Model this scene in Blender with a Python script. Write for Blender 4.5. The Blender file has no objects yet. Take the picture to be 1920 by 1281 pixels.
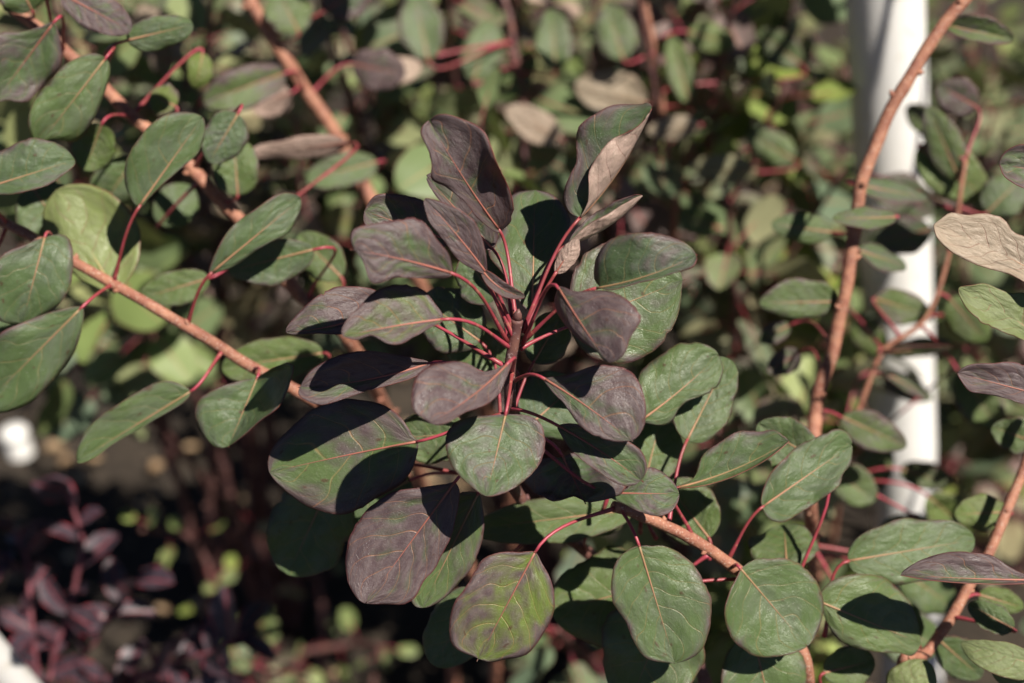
import bpy, math, random
import numpy as np
from mathutils import Vector, Matrix, noise as mnoise

# ------------------------------------------------------------------ camera, sky, sun, exposure
sc = bpy.context.scene
col = sc.collection
PITCH = math.radians(28.0)
CAM_H = 1.60
ZF = 0.80                                   # focus distance
PX = 36.0 / 50.0 / 1920.0                   # metres per photo pixel at 1 m
cd = bpy.data.cameras.new('camera')
cam = bpy.data.objects.new('camera', cd); col.objects.link(cam)
cam.location = (0, 0, CAM_H)
cam.rotation_euler = (math.radians(90) - PITCH, 0, 0)
cd.lens = 50; cd.sensor_width = 36; cd.clip_start = 0.02; cd.clip_end = 400
cd.dof.use_dof = True; cd.dof.focus_distance = ZF; cd.dof.aperture_fstop = 3.6
cd.dof.aperture_blades = 9
sc.camera = cam
RT = Vector((1, 0, 0)); FW = Vector((0, math.cos(PITCH), -math.sin(PITCH))); UPV = Vector((0, math.sin(PITCH), math.cos(PITCH)))
CAM = Vector((0, 0, CAM_H))

to_sun = (RT * 0.43 + UPV * 0.54 - FW * 0.90).normalized()
SUN_EL = math.asin(to_sun.z)
SUN_AZ = math.atan2(to_sun.x, to_sun.y)
w = bpy.data.worlds.new('World'); sc.world = w; w.use_nodes = True
wn = w.node_tree.nodes
sky = wn.new('ShaderNodeTexSky'); sky.sky_type = 'NISHITA'; sky.sun_disc = False
sky.sun_elevation = SUN_EL; sky.sun_rotation = SUN_AZ; sky.altitude = 4000; sky.air_density = 0.45; sky.dust_density = 0.2
w.node_tree.links.new(sky.outputs[0], wn['Background'].inputs[0])
wn['Background'].inputs[1].default_value = 0.05
sd = bpy.data.lights.new('sun', 'SUN'); sd.energy = 5.0; sd.angle = math.radians(0.5); sd.color = (1.0, 0.93, 0.82)
sun = bpy.data.objects.new('sun', sd); col.objects.link(sun)
sun.rotation_euler = (-to_sun).to_track_quat('-Z', 'Y').to_euler()
sun.location = (2, -3, 5)
vs = sc.view_settings
vs.view_transform = 'Standard'; vs.look = 'None'; vs.exposure = 0.62; vs.gamma = 1.0; vs.use_curve_mapping = False
sc.cycles.use_denoising = True
sc.cycles.max_bounces = 5; sc.cycles.diffuse_bounces = 2; sc.cycles.glossy_bounces = 2; sc.cycles.transmission_bounces = 3; sc.cycles.transparent_max_bounces = 8

RNG = random.Random(7)

def at(x, y, d):
    """photo pixel + distance (cm) behind the plane of focus -> world point"""
    z = ZF + d / 100.0
    return CAM + RT * ((x - 960) * PX * z) + UPV * ((640.5 - y) * PX * z) + FW * z

def depth(p): return (Vector(p) - CAM).dot(FW)

# ------------------------------------------------------------------ materials
class NT:
    def __init__(s, name):
        s.m = bpy.data.materials.new(name); s.m.use_nodes = True
        s.t = s.m.node_tree; s.t.nodes.clear()
        s.out = s.t.nodes.new('ShaderNodeOutputMaterial')
    def n(s, kind, **kw):
        nd = s.t.nodes.new(kind)
        for k, v in kw.items(): setattr(nd, k, v)
        return nd
    def link(s, a, b): s.t.links.new(a, b)
    def put(s, sock, v):
        if hasattr(v, 'is_linked') or isinstance(v, bpy.types.NodeSocket): s.link(v, sock)
        elif isinstance(v, (tuple, list)) and len(v) == 3 and sock.type == 'RGBA': sock.default_value = (*v, 1)
        else: sock.default_value = v
    def math(s, op, a, b=None, c=None, clamp=False):
        nd = s.n('ShaderNodeMath', operation=op, use_clamp=clamp)
        s.put(nd.inputs[0], a)
        if b is not None: s.put(nd.inputs[1], b)
        if c is not None: s.put(nd.inputs[2], c)
        return nd.outputs[0]
    def mix(s, f, a, b, mode='MIX'):
        nd = s.n('ShaderNodeMix', data_type='RGBA', blend_type=mode); nd.clamp_factor = True
        s.put(nd.inputs[0], f); s.put(nd.inputs[6], a); s.put(nd.inputs[7], b)
        return nd.outputs[2]
    def ramp(s, x, lo, hi, a=0.0, b=1.0, smooth=True):
        nd = s.n('ShaderNodeMapRange', interpolation_type='SMOOTHSTEP' if smooth else 'LINEAR'); nd.clamp = True
        s.put(nd.inputs[0], x); s.put(nd.inputs[1], lo); s.put(nd.inputs[2], hi); s.put(nd.inputs[3], a); s.put(nd.inputs[4], b)
        return nd.outputs[0]
    def noise(s, vec, scale, detail=3.0, rough=0.55, w=None):
        nd = s.n('ShaderNodeTexNoise'); 
        if w is not None:
            nd.noise_dimensions = '2D'
            va = s.n('ShaderNodeVectorMath', operation='ADD'); s.put(va.inputs[0], vec); s.put(va.inputs[1], w); vec = va.outputs[0]
        s.put(nd.inputs['Vector'], vec); s.put(nd.inputs['Scale'], scale)
        s.put(nd.inputs['Detail'], detail); s.put(nd.inputs['Roughness'], rough)
        return nd.outputs[0]

def leaf_material(name, source, side):
    """source 'object' (object colour) or 'attr' (colour attribute); channels: R purple, G yellow, B random.
    side: 'top', 'under' or 'both' (by face direction)."""
    k = NT(name)
    if source == 'object':
        ti = k.n('ShaderNodeObjectInfo').outputs['Color']
    else:
        ti = k.n('ShaderNodeAttribute', attribute_name='tint').outputs['Color']
    sep = k.n('ShaderNodeSeparateColor'); k.link(ti, sep.inputs[0])
    pur, yel, rnd = sep.outputs[0], sep.outputs[1], sep.outputs[2]
    uv = k.n('ShaderNodeTexCoord').outputs['UV']
    su = k.n('ShaderNodeSeparateXYZ'); k.link(uv, su.inputs[0])
    U, V = su.outputs[0], su.outputs[1]
    sv = k.math('MULTIPLY_ADD', V, 2.0, -1.0)
    av = k.math('ABSOLUTE', sv)
    W = k.math('MULTIPLY', rnd, 37.0)
    big = k.noise(uv, 2.6, 3, .6, W)
    mid = k.noise(uv, 11.0, 4, .62, W)
    fine = k.noise(uv, 70.0, 3, .7, W)
    warp = k.math('MULTIPLY_ADD', k.noise(uv, 2.6, 1, .4, W), .20, -.10)
    # side veins: leave the midrib slanting to the tip, alternate left and right
    u0 = k.math('SUBTRACT', k.math('ADD', U, warp), k.math('MULTIPLY', av, .20))
    u0 = k.math('SUBTRACT', u0, k.math('MULTIPLY', k.math('MULTIPLY', av, av), .07))
    sidev = k.math('MULTIPLY', k.math('GREATER_THAN', sv, 0.0), .45)
    nve = k.math('MULTIPLY_ADD', rnd, 2.0, 5.0)
    s1 = k.math('ADD', k.math('MULTIPLY', u0, nve), sidev)
    fr = k.math('ABSOLUTE', k.math('SUBTRACT', k.math('FRACT', s1), .5))
    wid = k.math('MULTIPLY_ADD', av, -.030, .052)
    v1 = k.ramp(fr, wid, 0.0, 0.0, 1.0)
    relief = k.ramp(fr, .5, 0.0)
    s2 = k.math('ADD', k.math('MULTIPLY', k.math('SUBTRACT', u0, k.math('MULTIPLY', av, .25)), k.math('MULTIPLY', nve, 1.9)), sidev)
    fr2 = k.math('ABSOLUTE', k.math('SUBTRACT', k.math('FRACT', s2), .5))
    v2 = k.math('MULTIPLY', k.ramp(fr2, .05, 0.0, 0.0, 1.0), k.ramp(av, .4, .75))
    vor = k.n('ShaderNodeTexVoronoi', feature='DISTANCE_TO_EDGE', voronoi_dimensions='2D'); k.link(uv, vor.inputs['Vector']); vor.inputs['Scale'].default_value = 26
    v3 = k.ramp(vor.outputs['Distance'], .035, 0.0, 0.0, 1.0)
    vein = k.math('MAXIMUM', v1, k.math('MULTIPLY', v2, .45))
    fade = k.ramp(mid, .25, .6, .45, 1.0)
    vein = k.math('MULTIPLY', vein, fade)
    net = k.math('MULTIPLY', v3, .16)
    edge = k.ramp(av, .945, .995)
    edgeband = k.ramp(av, .45, 1.0)
    # ---- upper side
    green = k.mix(yel, (.080, .134, .070), (.190, .260, .044))
    green = k.mix(k.ramp(big, .35, .7), green, k.mix(yel, (.100, .150, .110), (.215, .245, .065)))
    purple = k.mix(k.ramp(mid, .3, .7), (.108, .076, .084), (.172, .130, .136))
    amp = k.ramp(pur, .05, .45, .25, 1.0)
    f = k.math('ADD', pur, k.math('MULTIPLY', amp, k.math('MULTIPLY_ADD', big, 1.7, -.85)))
    f = k.math('ADD', f, k.math('ADD', k.math('MULTIPLY', edgeband, k.math('MULTIPLY', pur, .35)), k.math('MULTIPLY', k.ramp(av, .74, .99), k.math('MULTIPLY_ADD', mid, .8, -.05))), None, True)
    f = k.math('SUBTRACT', f, k.math('MULTIPLY', relief, .22))
    f = k.ramp(f, .10, .80)
    upc = k.mix(f, green, purple)
    upc = k.mix(k.math('MULTIPLY_ADD', mid, .35, -.09), upc, (.03, .035, .025))
    upc = k.mix(k.ramp(fine, .60, .82, 0, .32), upc, (.17, .155, .13))       # waxy bloom
    vcol = k.mix(f, k.mix(yel, (.24, .21, .10), (.34, .27, .08)), (.42, .19, .11))
    upc = k.mix(k.math('MULTIPLY', vein, .85), upc, vcol)
    upc = k.mix(net, upc, vcol)
    # blemishes: brown spots, white flecks of wax and dust
    vo2 = k.n('ShaderNodeTexVoronoi', voronoi_dimensions='2D'); va2 = k.n('ShaderNodeVectorMath', operation='ADD'); k.link(uv, va2.inputs[0]); k.link(W, va2.inputs[1]); k.link(va2.outputs[0], vo2.inputs['Vector']); vo2.inputs['Scale'].default_value = 5.5
    spot = k.math('MULTIPLY', k.ramp(vo2.outputs['Distance'], .16, .08), k.ramp(mid, .55, .62))
    upc = k.mix(k.math('MULTIPLY', spot, .7), upc, (.085, .032, .022))
    fl = k.noise(uv, 120.0, 1, .5, W)
    fleck = k.math('MULTIPLY', k.ramp(fl, .73, .77), k.ramp(k.noise(uv, 4.0, 2, .5, W), .52, .62))
    upc = k.mix(k.math('MULTIPLY', fleck, .8), upc, (.50, .47, .43))
    upc = k.mix(k.math('MULTIPLY', edge, k.math('MULTIPLY_ADD', pur, .4, .45)), upc, (.13, .028, .030))
    # ---- underside
    unc = k.mix(k.ramp(pur, .12, .36), k.mix(yel, (.20, .24, .12), (.27, .33, .09)), (.60, .43, .36))
    unc = k.mix(k.math('MULTIPLY', vein, .65), unc, (.33, .12, .11))
    unc = k.mix(net, unc, (.25, .15, .10))
    unc = k.mix(k.ramp(mid, .35, .8, 0, .35), unc, (.15, .14, .09))
    unc = k.mix(k.math('MULTIPLY', edge, .6), unc, (.15, .035, .035))
    if side == 'top': c = upc
    elif side == 'under': c = unc
    else: c = k.mix(k.n('ShaderNodeNewGeometry').outputs['Backfacing'], upc, unc)
    # ---- relief and gloss
    h = k.math('ADD', k.math('MULTIPLY', relief, -.25), k.math('MULTIPLY', vein, -.3))
    h = k.math('ADD', h, k.math('ADD', k.math('MULTIPLY', mid, 1.0), k.math('MULTIPLY', k.noise(uv, 5.5, 1, .4, W), 1.2)))
    h = k.math('ADD', h, k.math('MULTIPLY', fine, .25))
    h = k.math('ADD', h, k.math('MULTIPLY', v3, -.15))
    bump = k.n('ShaderNodeBump'); bump.inputs['Strength'].default_value = .6; bump.inputs['Distance'].default_value = .0013
    k.link(h, bump.inputs['Height'])
    b = k.n('ShaderNodeBsdfPrincipled')
    k.link(c, b.inputs['Base Color']); k.link(bump.outputs[0], b.inputs['Normal'])
    k.put(b.inputs['Roughness'], k.ramp(mid, .3, .7, .28, .48)); b.inputs['Specular IOR Level'].default_value = .5
    tr = k.n('ShaderNodeBsdfTranslucent')
    tc = k.mix(pur, (.30, .42, .06), (.30, .10, .06)); k.link(tc, tr.inputs['Color'])
    ms = k.n('ShaderNodeMixShader'); ms.inputs[0].default_value = .22 if side == 'both' else .30
    k.link(b.outputs[0], ms.inputs[1]); k.link(tr.outputs[0], ms.inputs[2])
    k.link(ms.outputs[0], k.out.inputs[0])
    return k.m

def leaf_material_far(name, source):
    k = NT(name)
    ti = k.n('ShaderNodeObjectInfo').outputs['Color'] if source == 'object' else k.n('ShaderNodeAttribute', attribute_name='tint').outputs['Color']
    sep = k.n('ShaderNodeSeparateColor'); k.link(ti, sep.inputs[0])
    pur, yel, rnd = sep.outputs
    uv = k.n('ShaderNodeTexCoord').outputs['UV']
    su = k.n('ShaderNodeSeparateXYZ'); k.link(uv, su.inputs[0])
    av = k.math('ABSOLUTE', k.math('MULTIPLY_ADD', su.outputs[1], 2.0, -1.0))
    big = k.noise(uv, 2.6, 2, .6, k.math('MULTIPLY', rnd, 37.0))
    f = k.ramp(k.math('ADD', pur, k.math('MULTIPLY_ADD', big, .8, -.4)), .18, .85)
    c = k.mix(f, k.mix(yel, (.096, .138, .100), (.205, .265, .055)), (.17, .122, .115))
    rib = k.ramp(av, .08, .02, 0, .6)
    c = k.mix(rib, c, k.mix(pur, (.30, .24, .11), (.36, .13, .10)))
    c = k.mix(k.ramp(av, .93, .99, 0, .6), c, (.14, .03, .03))
    u = k.mix(pur, k.mix(yel, (.20, .24, .13), (.27, .33, .09)), (.40, .28, .24))
    c = k.mix(k.n('ShaderNodeNewGeometry').outputs['Backfacing'], c, u)
    b = k.n('ShaderNodeBsdfPrincipled'); k.link(c, b.inputs['Base Color']); b.inputs['Roughness'].default_value = .5; b.inputs['Specular IOR Level'].default_value = .35
    tr = k.n('ShaderNodeBsdfTranslucent'); k.link(k.mix(pur, (.30, .42, .06), (.28, .10, .06)), tr.inputs['Color'])
    ms = k.n('ShaderNodeMixShader'); ms.inputs[0].default_value = .12
    k.link(b.outputs[0], ms.inputs[1]); k.link(tr.outputs[0], ms.inputs[2]); k.link(ms.outputs[0], k.out.inputs[0])
    return k.m

def simple(name, c1, c2, scale, rough=.6, bumpd=.001, stretch=None, spots=None, coord='Object', spec=.4):
    k = NT(name)
    vec = k.n('ShaderNodeTexCoord').outputs[coord]
    if stretch:
        mp = k.n('ShaderNodeMapping'); k.link(vec, mp.inputs[0]); mp.inputs['Scale'].default_value = stretch; vec = mp.outputs[0]
    n1 = k.noise(vec, scale, 5, .6); n2 = k.noise(vec, scale * 5, 3, .6)
    c = k.mix(k.ramp(n1, .35, .65), c1, c2)
    n0 = k.noise(vec, scale * .22, 2, .5)
    if name != 'white_paint': c = k.mix(k.ramp(n0, .45, .75, 0, .45), c, tuple(q * .45 for q in c2))
    if spots: c = k.mix(k.ramp(n2, .58, .68), c, spots)
    b = k.n('ShaderNodeBsdfPrincipled'); k.link(c, b.inputs['Base Color'])
    b.inputs['Roughness'].default_value = rough; b.inputs['Specular IOR Level'].default_value = spec
    bm = k.n('ShaderNodeBump'); bm.inputs['Strength'].default_value = .6; bm.inputs['Distance'].default_value = bumpd
    k.link(k.math('ADD', n1, k.math('MULTIPLY', n2, .4)), bm.inputs['Height']); k.link(bm.outputs[0], b.inputs['Normal'])
    k.link(b.outputs[0], k.out.inputs[0])
    return k.m

M = {}
M['leaf_top'] = leaf_material('leaf_upper', 'object', 'top')
M['leaf_under'] = leaf_material('leaf_underside', 'object', 'under')
M['leaf_far'] = leaf_material_far('leaf_thin', 'object')
M['leaf_mass'] = leaf_material_far('leaf_mass', 'attr')
M['rim'] = simple('leaf_rim', (.16, .035, .035), (.22, .07, .05), 60, .5, .0002)
M['stalk'] = simple('leaf_stalk', (.36, .050, .080), (.24, .045, .045), 45, .42, .0004, None, (.34, .12, .09), spec=.5)
M['rib'] = simple('leaf_midrib', (.38, .13, .10), (.30, .12, .085), 50, .5, .0003)
M['rib_tan'] = simple('leaf_midrib_tan', (.38, .19, .115), (.30, .20, .10), 50, .5, .0003)
M['rib_green'] = simple('leaf_midrib_green', (.46, .36, .17), (.38, .27, .12), 50, .5, .0003)
M['twig'] = simple('young_bark', (.40, .185, .115), (.27, .105, .07), 130, .65, .002, (1, 1, 1), (.50, .36, .29))
M['dark_twig'] = simple('dark_bark', (.10, .045, .05), (.20, .09, .07), 90, .6, .0012, None, (.30, .21, .20))
M['purple_stem'] = simple('purple_stem', (.22, .07, .09), (.15, .05, .06), 60, .5, .001)
M['post'] = simple('white_paint', (.82, .81, .79), (.79, .775, .75), 14, .45, .0006, None, (.74, .71, .65))
M['soil'] = simple('soil', (.022, .016, .012), (.040, .030, .021), 9, .95, .02, None, (.075, .057, .04))
M['litter'] = simple('dry_litter', (.38, .27, .16), (.28, .18, .10), 8, .8, .002, None, (.45, .35, .24))

# ------------------------------------------------------------------ geometry helpers
def new_obj(name, me, mats, parent=None, loc=(0, 0, 0)):
    o = bpy.data.objects.new(name, me); col.objects.link(o)
    for m in mats: me.materials.append(m)
    o.location = loc
    if parent is not None: o.parent = parent
    return o

def thing(name, label, cat, loc, group=None):
    o = bpy.data.objects.new(name, None); col.objects.link(o)
    o.location = loc; o['label'] = label; o['category'] = cat; o.empty_display_size = .05
    if group: o['group'] = group
    return o

def catmull(pts, n=10):
    P = [Vector(p) for p in pts]
    P = [P[0] * 2 - P[1]] + P + [P[-1] * 2 - P[-2]]
    out = []
    for i in range(1, len(P) - 2):
        for j in range(n):
            t = j / n
            a, b, c, d = P[i-1], P[i], P[i+1], P[i+2]
            out.append(.5 * ((2*b) + (c-a)*t + (2*a-5*b+4*c-d)*t*t + (3*b-a-3*c+d)*t*t*t))
    out.append(P[-2]); return out

def tube_data(path, radii, sides=8, V=None, F=None):
    V = [] if V is None else V; F = [] if F is None else F
    n = len(path); ref = Vector((.3, .2, .93)); s0 = len(V)
    for i, p in enumerate(path):
        t = (path[min(i+1, n-1)] - path[max(i-1, 0)]).normalized()
        a = (ref - t * ref.dot(t))
        if a.length < 1e-4: a = Vector((1, 0, 0)) - t * t.x
        a.normalize(); ref = a; b = t.cross(a)
        for k in range(sides):
            an = 2 * math.pi * k / sides
            V.append(p + (a * math.cos(an) + b * math.sin(an)) * radii[i])
    for i in range(n - 1):
        for k in range(sides):
            F.append((s0 + i*sides + k, s0 + i*sides + (k+1) % sides, s0 + (i+1)*sides + (k+1) % sides, s0 + (i+1)*sides + k))
    F.append(tuple(s0 + k for k in range(sides))[::-1]); F.append(tuple(s0 + (n-1)*sides + k for k in range(sides)))
    return V, F

def mesh_from(name, V, F, origin=Vector((0, 0, 0)), smooth=True):
    me = bpy.data.meshes.new(name)
    me.from_pydata([tuple(Vector(v) - origin) for v in V], [], F); me.update()
    if smooth: me.polygons.foreach_set('use_smooth', [True] * len(me.polygons))
    return me

def tube(name, path, radii, mat, parent, sides=8):
    V, F = tube_data(path, radii, sides)
    pl = parent_loc(parent)
    return new_obj(name, mesh_from(name, V, F, pl), [mat], parent)

def parent_loc(p):
    l = Vector((0, 0, 0))
    while p is not None: l += p.location; p = p.parent
    return l

def profile(u, p, q):
    return max(0.0, math.sin(math.pi * u ** p)) ** q

# ------------------------------------------------------------------ a single leaf, traced at its own distance
def ray_hit(o, dr, poly):
    best = None
    n = len(poly)
    for i in range(n):
        a = poly[i]; b = poly[(i + 1) % n]
        ex, ey = b[0] - a[0], b[1] - a[1]
        den = dr[0] * ey - dr[1] * ex
        if abs(den) < 1e-9: continue
        t = ((a[0] - o[0]) * ey - (a[1] - o[1]) * ex) / den
        q = ((a[0] - o[0]) * dr[1] - (a[1] - o[1]) * dr[0]) / den
        if t > 0 and -1e-6 <= q <= 1 + 1e-6 and (best is None or t < best): best = t
    return best

def smooth_poly(poly, n=4):
    out = []; m = len(poly)
    for i in range(m):
        a, b, c, d = (poly[(i + k - 1) % m] for k in range(4))
        for j in range(n):
            t = j / n
            out.append(tuple(.5 * ((2*b[k]) + (c[k]-a[k])*t + (2*a[k]-5*b[k]+4*c[k]-d[k])*t*t + (3*b[k]-a[k]-3*c[k]+d[k])*t**3) for k in (0, 1)))
    return out

def screen(p):
    q = Vector(p) - CAM; z = q.dot(FW)
    return 960 + q.dot(RT) / z / PX, 640.5 - q.dot(UPV) / z / PX, z

def poly_surface(P, T, N, wl, wr, L, R, shape, wavy, seed, nu, nv, poly, sides):
    """like leaf_surface, the blade's edge following an outline; rows fan out towards base and tip"""
    poly = smooth_poly(poly)
    rows = []; ph = seed * 1.7
    W = {-1: [], 1: []}; us = []
    for i in range(nu + 1):
        t = i / nu; u = (.5 - .5 * math.cos(math.pi * t)) * .6 + t * .4
        us.append(u)
        k = (u - .5) * 2; th = math.radians(82) * math.copysign(abs(k) ** 2.2, k)
        p, tt, nn = P(u), T(u), N(u); bb = tt.cross(nn).normalized()
        for sgn, ww, ang, nm in ((-1, wl, L, 'L'), (1, wr, R, 'R')):
            dr = bb * (sgn * math.cos(th)) + tt * math.sin(th)
            if nm in sides:
                x = sum(math.cos(math.radians(ang[0] + (ang[1] - ang[0]) * (j - .5) / nv)) for j in range(1, nv + 1)) / nv
                s0 = screen(p); s1 = screen(p + dr * .002)
                d2 = (s1[0] - s0[0], s1[1] - s0[1]); ln = math.hypot(*d2)
                h = ray_hit(s0, (d2[0] / ln, d2[1] / ln), poly) if ln > 1e-6 else None
                W[sgn].append(min((h or 1.0) / ln * .002 / max(.25, x), .06))
            else:
                W[sgn].append(ww * profile(.02 + .96 * u, *shape))
    for sgn in (-1, 1):                                     # take out jumps
        a = W[sgn]
        for _ in range(1):
            a = [a[0]] + [(a[i-1] + 2 * a[i] + a[i+1]) / 4 for i in range(1, len(a) - 1)] + [a[-1]]
        W[sgn] = a
    V = []; UVs = []
    for i, u in enumerate(us):
        k = (u - .5) * 2; th = math.radians(82) * math.copysign(abs(k) ** 2.2, k)
        p, tt, nn = P(u), T(u), N(u); bb = tt.cross(nn).normalized()
        row = []
        for sgn, ww, ang, nm in ((-1, wl, L, 'L'), (1, wr, R, 'R')):
            dr = bb * (sgn * math.cos(th)) + tt * math.sin(th)
            wd = W[sgn][i] * (1 + .020 * mnoise.noise(Vector((u * 24.0, seed * 1.3 + sgn, 5))) + .012 * mnoise.noise(Vector((u * 60.0, seed + sgn, 8))) - .30 * max(0, mnoise.noise(Vector((u * 15.0, seed * 2.7 + sgn * 3, 2))) - .47))
            x = z = 0.0; half = [(p.copy(), .5)]
            for j in range(1, nv + 1):
                a = math.radians(ang[0] + (ang[1] - ang[0]) * (j - .5) / nv)
                x += math.cos(a) / nv; z += math.sin(a) / nv
                v = j / nv
                s = (u - .20 * v - .07 * v * v) * 6.5 + (.45 if sgn > 0 else 0)
                quilt = -.010 * math.cos(2 * math.pi * (s - .5)) * min(1, v * 3) * (1 - .3 * v)
                und = wavy * v ** 2 * (math.sin(u * 8 + ph + sgn * 1.3) + .6 * math.sin(u * 17 + ph * 2 + sgn))
                und += wavy * 1.4 * v * mnoise.noise(Vector((u * 2.6, sgn * v * 2.2, seed * 2.3)))
                half.append((p + dr * (x * wd) + nn * (z * wd + (quilt + und) * min(ww, wd * 1.4)), .5 + sgn * v * .5))
            row.append(half)
        for q, vv in row[0][:0:-1] + row[1]:
            V.append(q); UVs.append((.03 + .94 * u, vv))
    m = 2 * nv + 1; F = []
    for i in range(nu):
        for j in range(m - 1):
            F.append((i*m + j, i*m + j + 1, (i+1)*m + j + 1, (i+1)*m + j))
    return V, F, UVs

def leaf_surface(P, T, N, wl, wr, L, R, shape, wavy, seed, nu, nv):
    """P,T,N: functions of u; wl, wr: half widths in metres; L,R: (angle at rib, angle at edge) in degrees"""
    V = []; UVs = []
    ph = seed * 1.7
    for i in range(nu + 1):
        t = i / nu
        u = .5 - .5 * math.cos(math.pi * t); u = u * .8 + t * .2
        f = profile(u, *shape)
        p, tt, nn = P(u), T(u), N(u)
        bb = tt.cross(nn).normalized()
        row = []
        for sgn, ww, ang in ((-1, wl, L), (1, wr, R)):
            irr = 1 + .16 * mnoise.noise(Vector((u * 4.0, seed * 3.1 + sgn, 0))) + .03 * mnoise.noise(Vector((u * 17.0, seed * 1.3 + sgn, 5))) - .3 * max(0, mnoise.noise(Vector((u * 13.0, seed * 2.7 + sgn * 3, 2))) - .45)
            x = z = 0.0; pts = [(0.0, 0.0)]
            for j in range(1, nv + 1):
                v = (j - .5) / nv
                a = math.radians(ang[0] + (ang[1] - ang[0]) * v)
                x += math.cos(a) / nv; z += math.sin(a) / nv
                pts.append((x, z))
            half = []
            for j, (x, z) in enumerate(pts):
                v = j / nv
                s = (u - .20 * v - .07 * v * v) * 7.5 + (.45 if sgn > 0 else 0)
                quilt = -.010 * math.cos(2 * math.pi * (s - .5)) * min(1, v * 3) * (1 - .3 * v)
                und = wavy * v ** 2 * (math.sin(u * 9 + ph + sgn * 1.3) + .5 * math.sin(u * 17 + ph * 2 + sgn))
                und += wavy * .8 * v * mnoise.noise(Vector((u * 2.2, sgn * v * 2, seed * 2.3)))
                k = ww * f
                half.append((p + bb * (sgn * x * k * irr) + nn * (z * k + (quilt + und) * ww * min(1, f * 1.5)), .5 + sgn * v * .5))
            row.append(half)
        line = row[0][:0:-1] + row[1]
        for q, vv in line:
            V.append(q); UVs.append((u, vv))
    m = 2 * nv + 1; F = []
    for i in range(nu):
        for j in range(m - 1):
            F.append((i*m + j, i*m + j + 1, (i+1)*m + j + 1, (i+1)*m + j))
    return V, F, UVs

def set_uv(me, UVs):
    uvl = me.uv_layers.new(name='UVMap')
    idx = np.empty(len(me.loops), dtype=np.int32); me.loops.foreach_get('vertex_index', idx)
    uvl.data.foreach_set('uv', np.array(UVs, dtype=np.float32)[idx].ravel())

COUNT = [0]
def leaf(plant, base, tip, w, d, roll=0, L=None, R=None, bend=(0, 0), p=.5, y=.2, stem=None,
         shape=(.88, .55), wavy=.06, wr=None, res=(30, 8), label=None, ribgreen=False, nostalk=False, stalk_r=1.0, solid=True, poly=None, sides='LR'):
    """base, tip: photo pixels; w: half width in photo pixels (left of the rib seen from base; wr right); d: (cm at base, cm at tip)"""
    COUNT[0] += 1; seed = COUNT[0]
    q_ = random.Random(seed * 7 + 3)
    if L is None: L = (q_.uniform(0, 34), q_.uniform(-34, 22))
    if R is None: R = (q_.uniform(0, 34), q_.uniform(-34, 22))
    wavy = wavy * q_.uniform(1.1, 1.9)
    if bend[1] == 0: bend = (bend[0], q_.uniform(-.7, .45))
    A = at(*base, d[0]); B = at(*tip, d[1])
    md = (d[0] + d[1]) / 2
    zb = ZF + md / 100
    ax = Vector((tip[0] - base[0], tip[1] - base[1])); 
    pr = Vector((-ax.y, ax.x)).normalized() if ax.length > 0 else Vector((1, 0))   # right of the rib on the picture (y down)
    C = at((base[0] + tip[0]) / 2 + pr.x * bend[0] * 2, (base[1] + tip[1]) / 2 + pr.y * bend[0] * 2, md + bend[1] * 2)
    P = lambda u: A * (1-u)**2 + C * 2*u*(1-u) + B * u*u
    def T(u): return ((C - A) * 2*(1-u) + (B - C) * 2*u).normalized()
    rr = math.radians(roll)
    def N(u):
        t = T(u); v = (CAM - P(u)).normalized(); n0 = (v - t * v.dot(t)).normalized()
        return (Matrix.Rotation(rr, 3, t) @ n0).normalized()
    wl_m = w * PX * zb; wr_m = (wr if wr is not None else w) * PX * zb
    if poly: V, F, UVs = poly_surface(P, T, N, wl_m, wr_m, L, R, shape, wavy, seed, 46 if res[0] > 25 else 32, res[1], poly, sides)
    else: V, F, UVs = leaf_surface(P, T, N, wl_m, wr_m, L, R, shape, wavy, seed, *res)
    pl = plant.location
    me = mesh_from('leaf', V, F, A); set_uv(me, UVs)
    o = bpy.data.objects.new('leaf', me); col.objects.link(o); o.parent = plant; o.location = A - pl
    r = random.Random(seed * 13 + 5)
    o.color = (min(1, max(0, p)), min(1, max(0, y)), r.random(), 1)
    if solid:
        for m in (M['leaf_top'], M['leaf_under'], M['rim']): me.materials.append(m)
        so = o.modifiers.new('thickness', 'SOLIDIFY'); so.thickness = .00035; so.offset = -1
        so.material_offset = 1; so.material_offset_rim = 2; so.use_rim = True
    else: me.materials.append(M['leaf_far'])
    if label: o['label'] = label
    # midrib and stalk
    sr = .00115 * stalk_r * max(1.0, zb / ZF) ** .5
    path = []; rad = []
    for i in range(13):
        u = i / 12 * (.80 + .12 * q_.random() if i == 0 else ue)
        if i == 0: ue = .80 + .12 * q_.random(); u = 0
        path.append(P(u) + N(u) * .00008); rad.append(sr * (.62 * (1 - u / ue) ** 1.1 + .05))
    tube_local(o, 'midrib', path, rad, M['rib_green'] if ribgreen else (M['rib'] if p > .35 else M['rib_tan']), A, 6)
    if not nostalk and stem is not None:
        S = Vector(stem) if isinstance(stem, Vector) else at(*stem)
        ln = (A - S).length
        t0 = T(0)
        c1 = S + (A - S) * .35 + Vector((0, 0, .06)) * ln; c2 = A - t0 * ln * .30
        path = [S*(1-t)**3 + c1*3*t*(1-t)**2 + c2*3*t*t*(1-t) + (A + t0*.001)*t**3 for t in [k/10 for k in range(11)]]
        rad = [sr * (1.35 - .45 * min(1, k/3) if k < 4 else .9 - .1*(k/10)) for k in range(11)]
        tube_local(o, 'leaf_stalk', path, rad, M['stalk'], A, 7)
    return o

def tube_local(o, name, path, rad, mat, A, sides):
    V, F = tube_data(path, rad, sides)
    me = mesh_from(name, V, F, A); c = new_obj(name, me, [mat], o); return c

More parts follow.
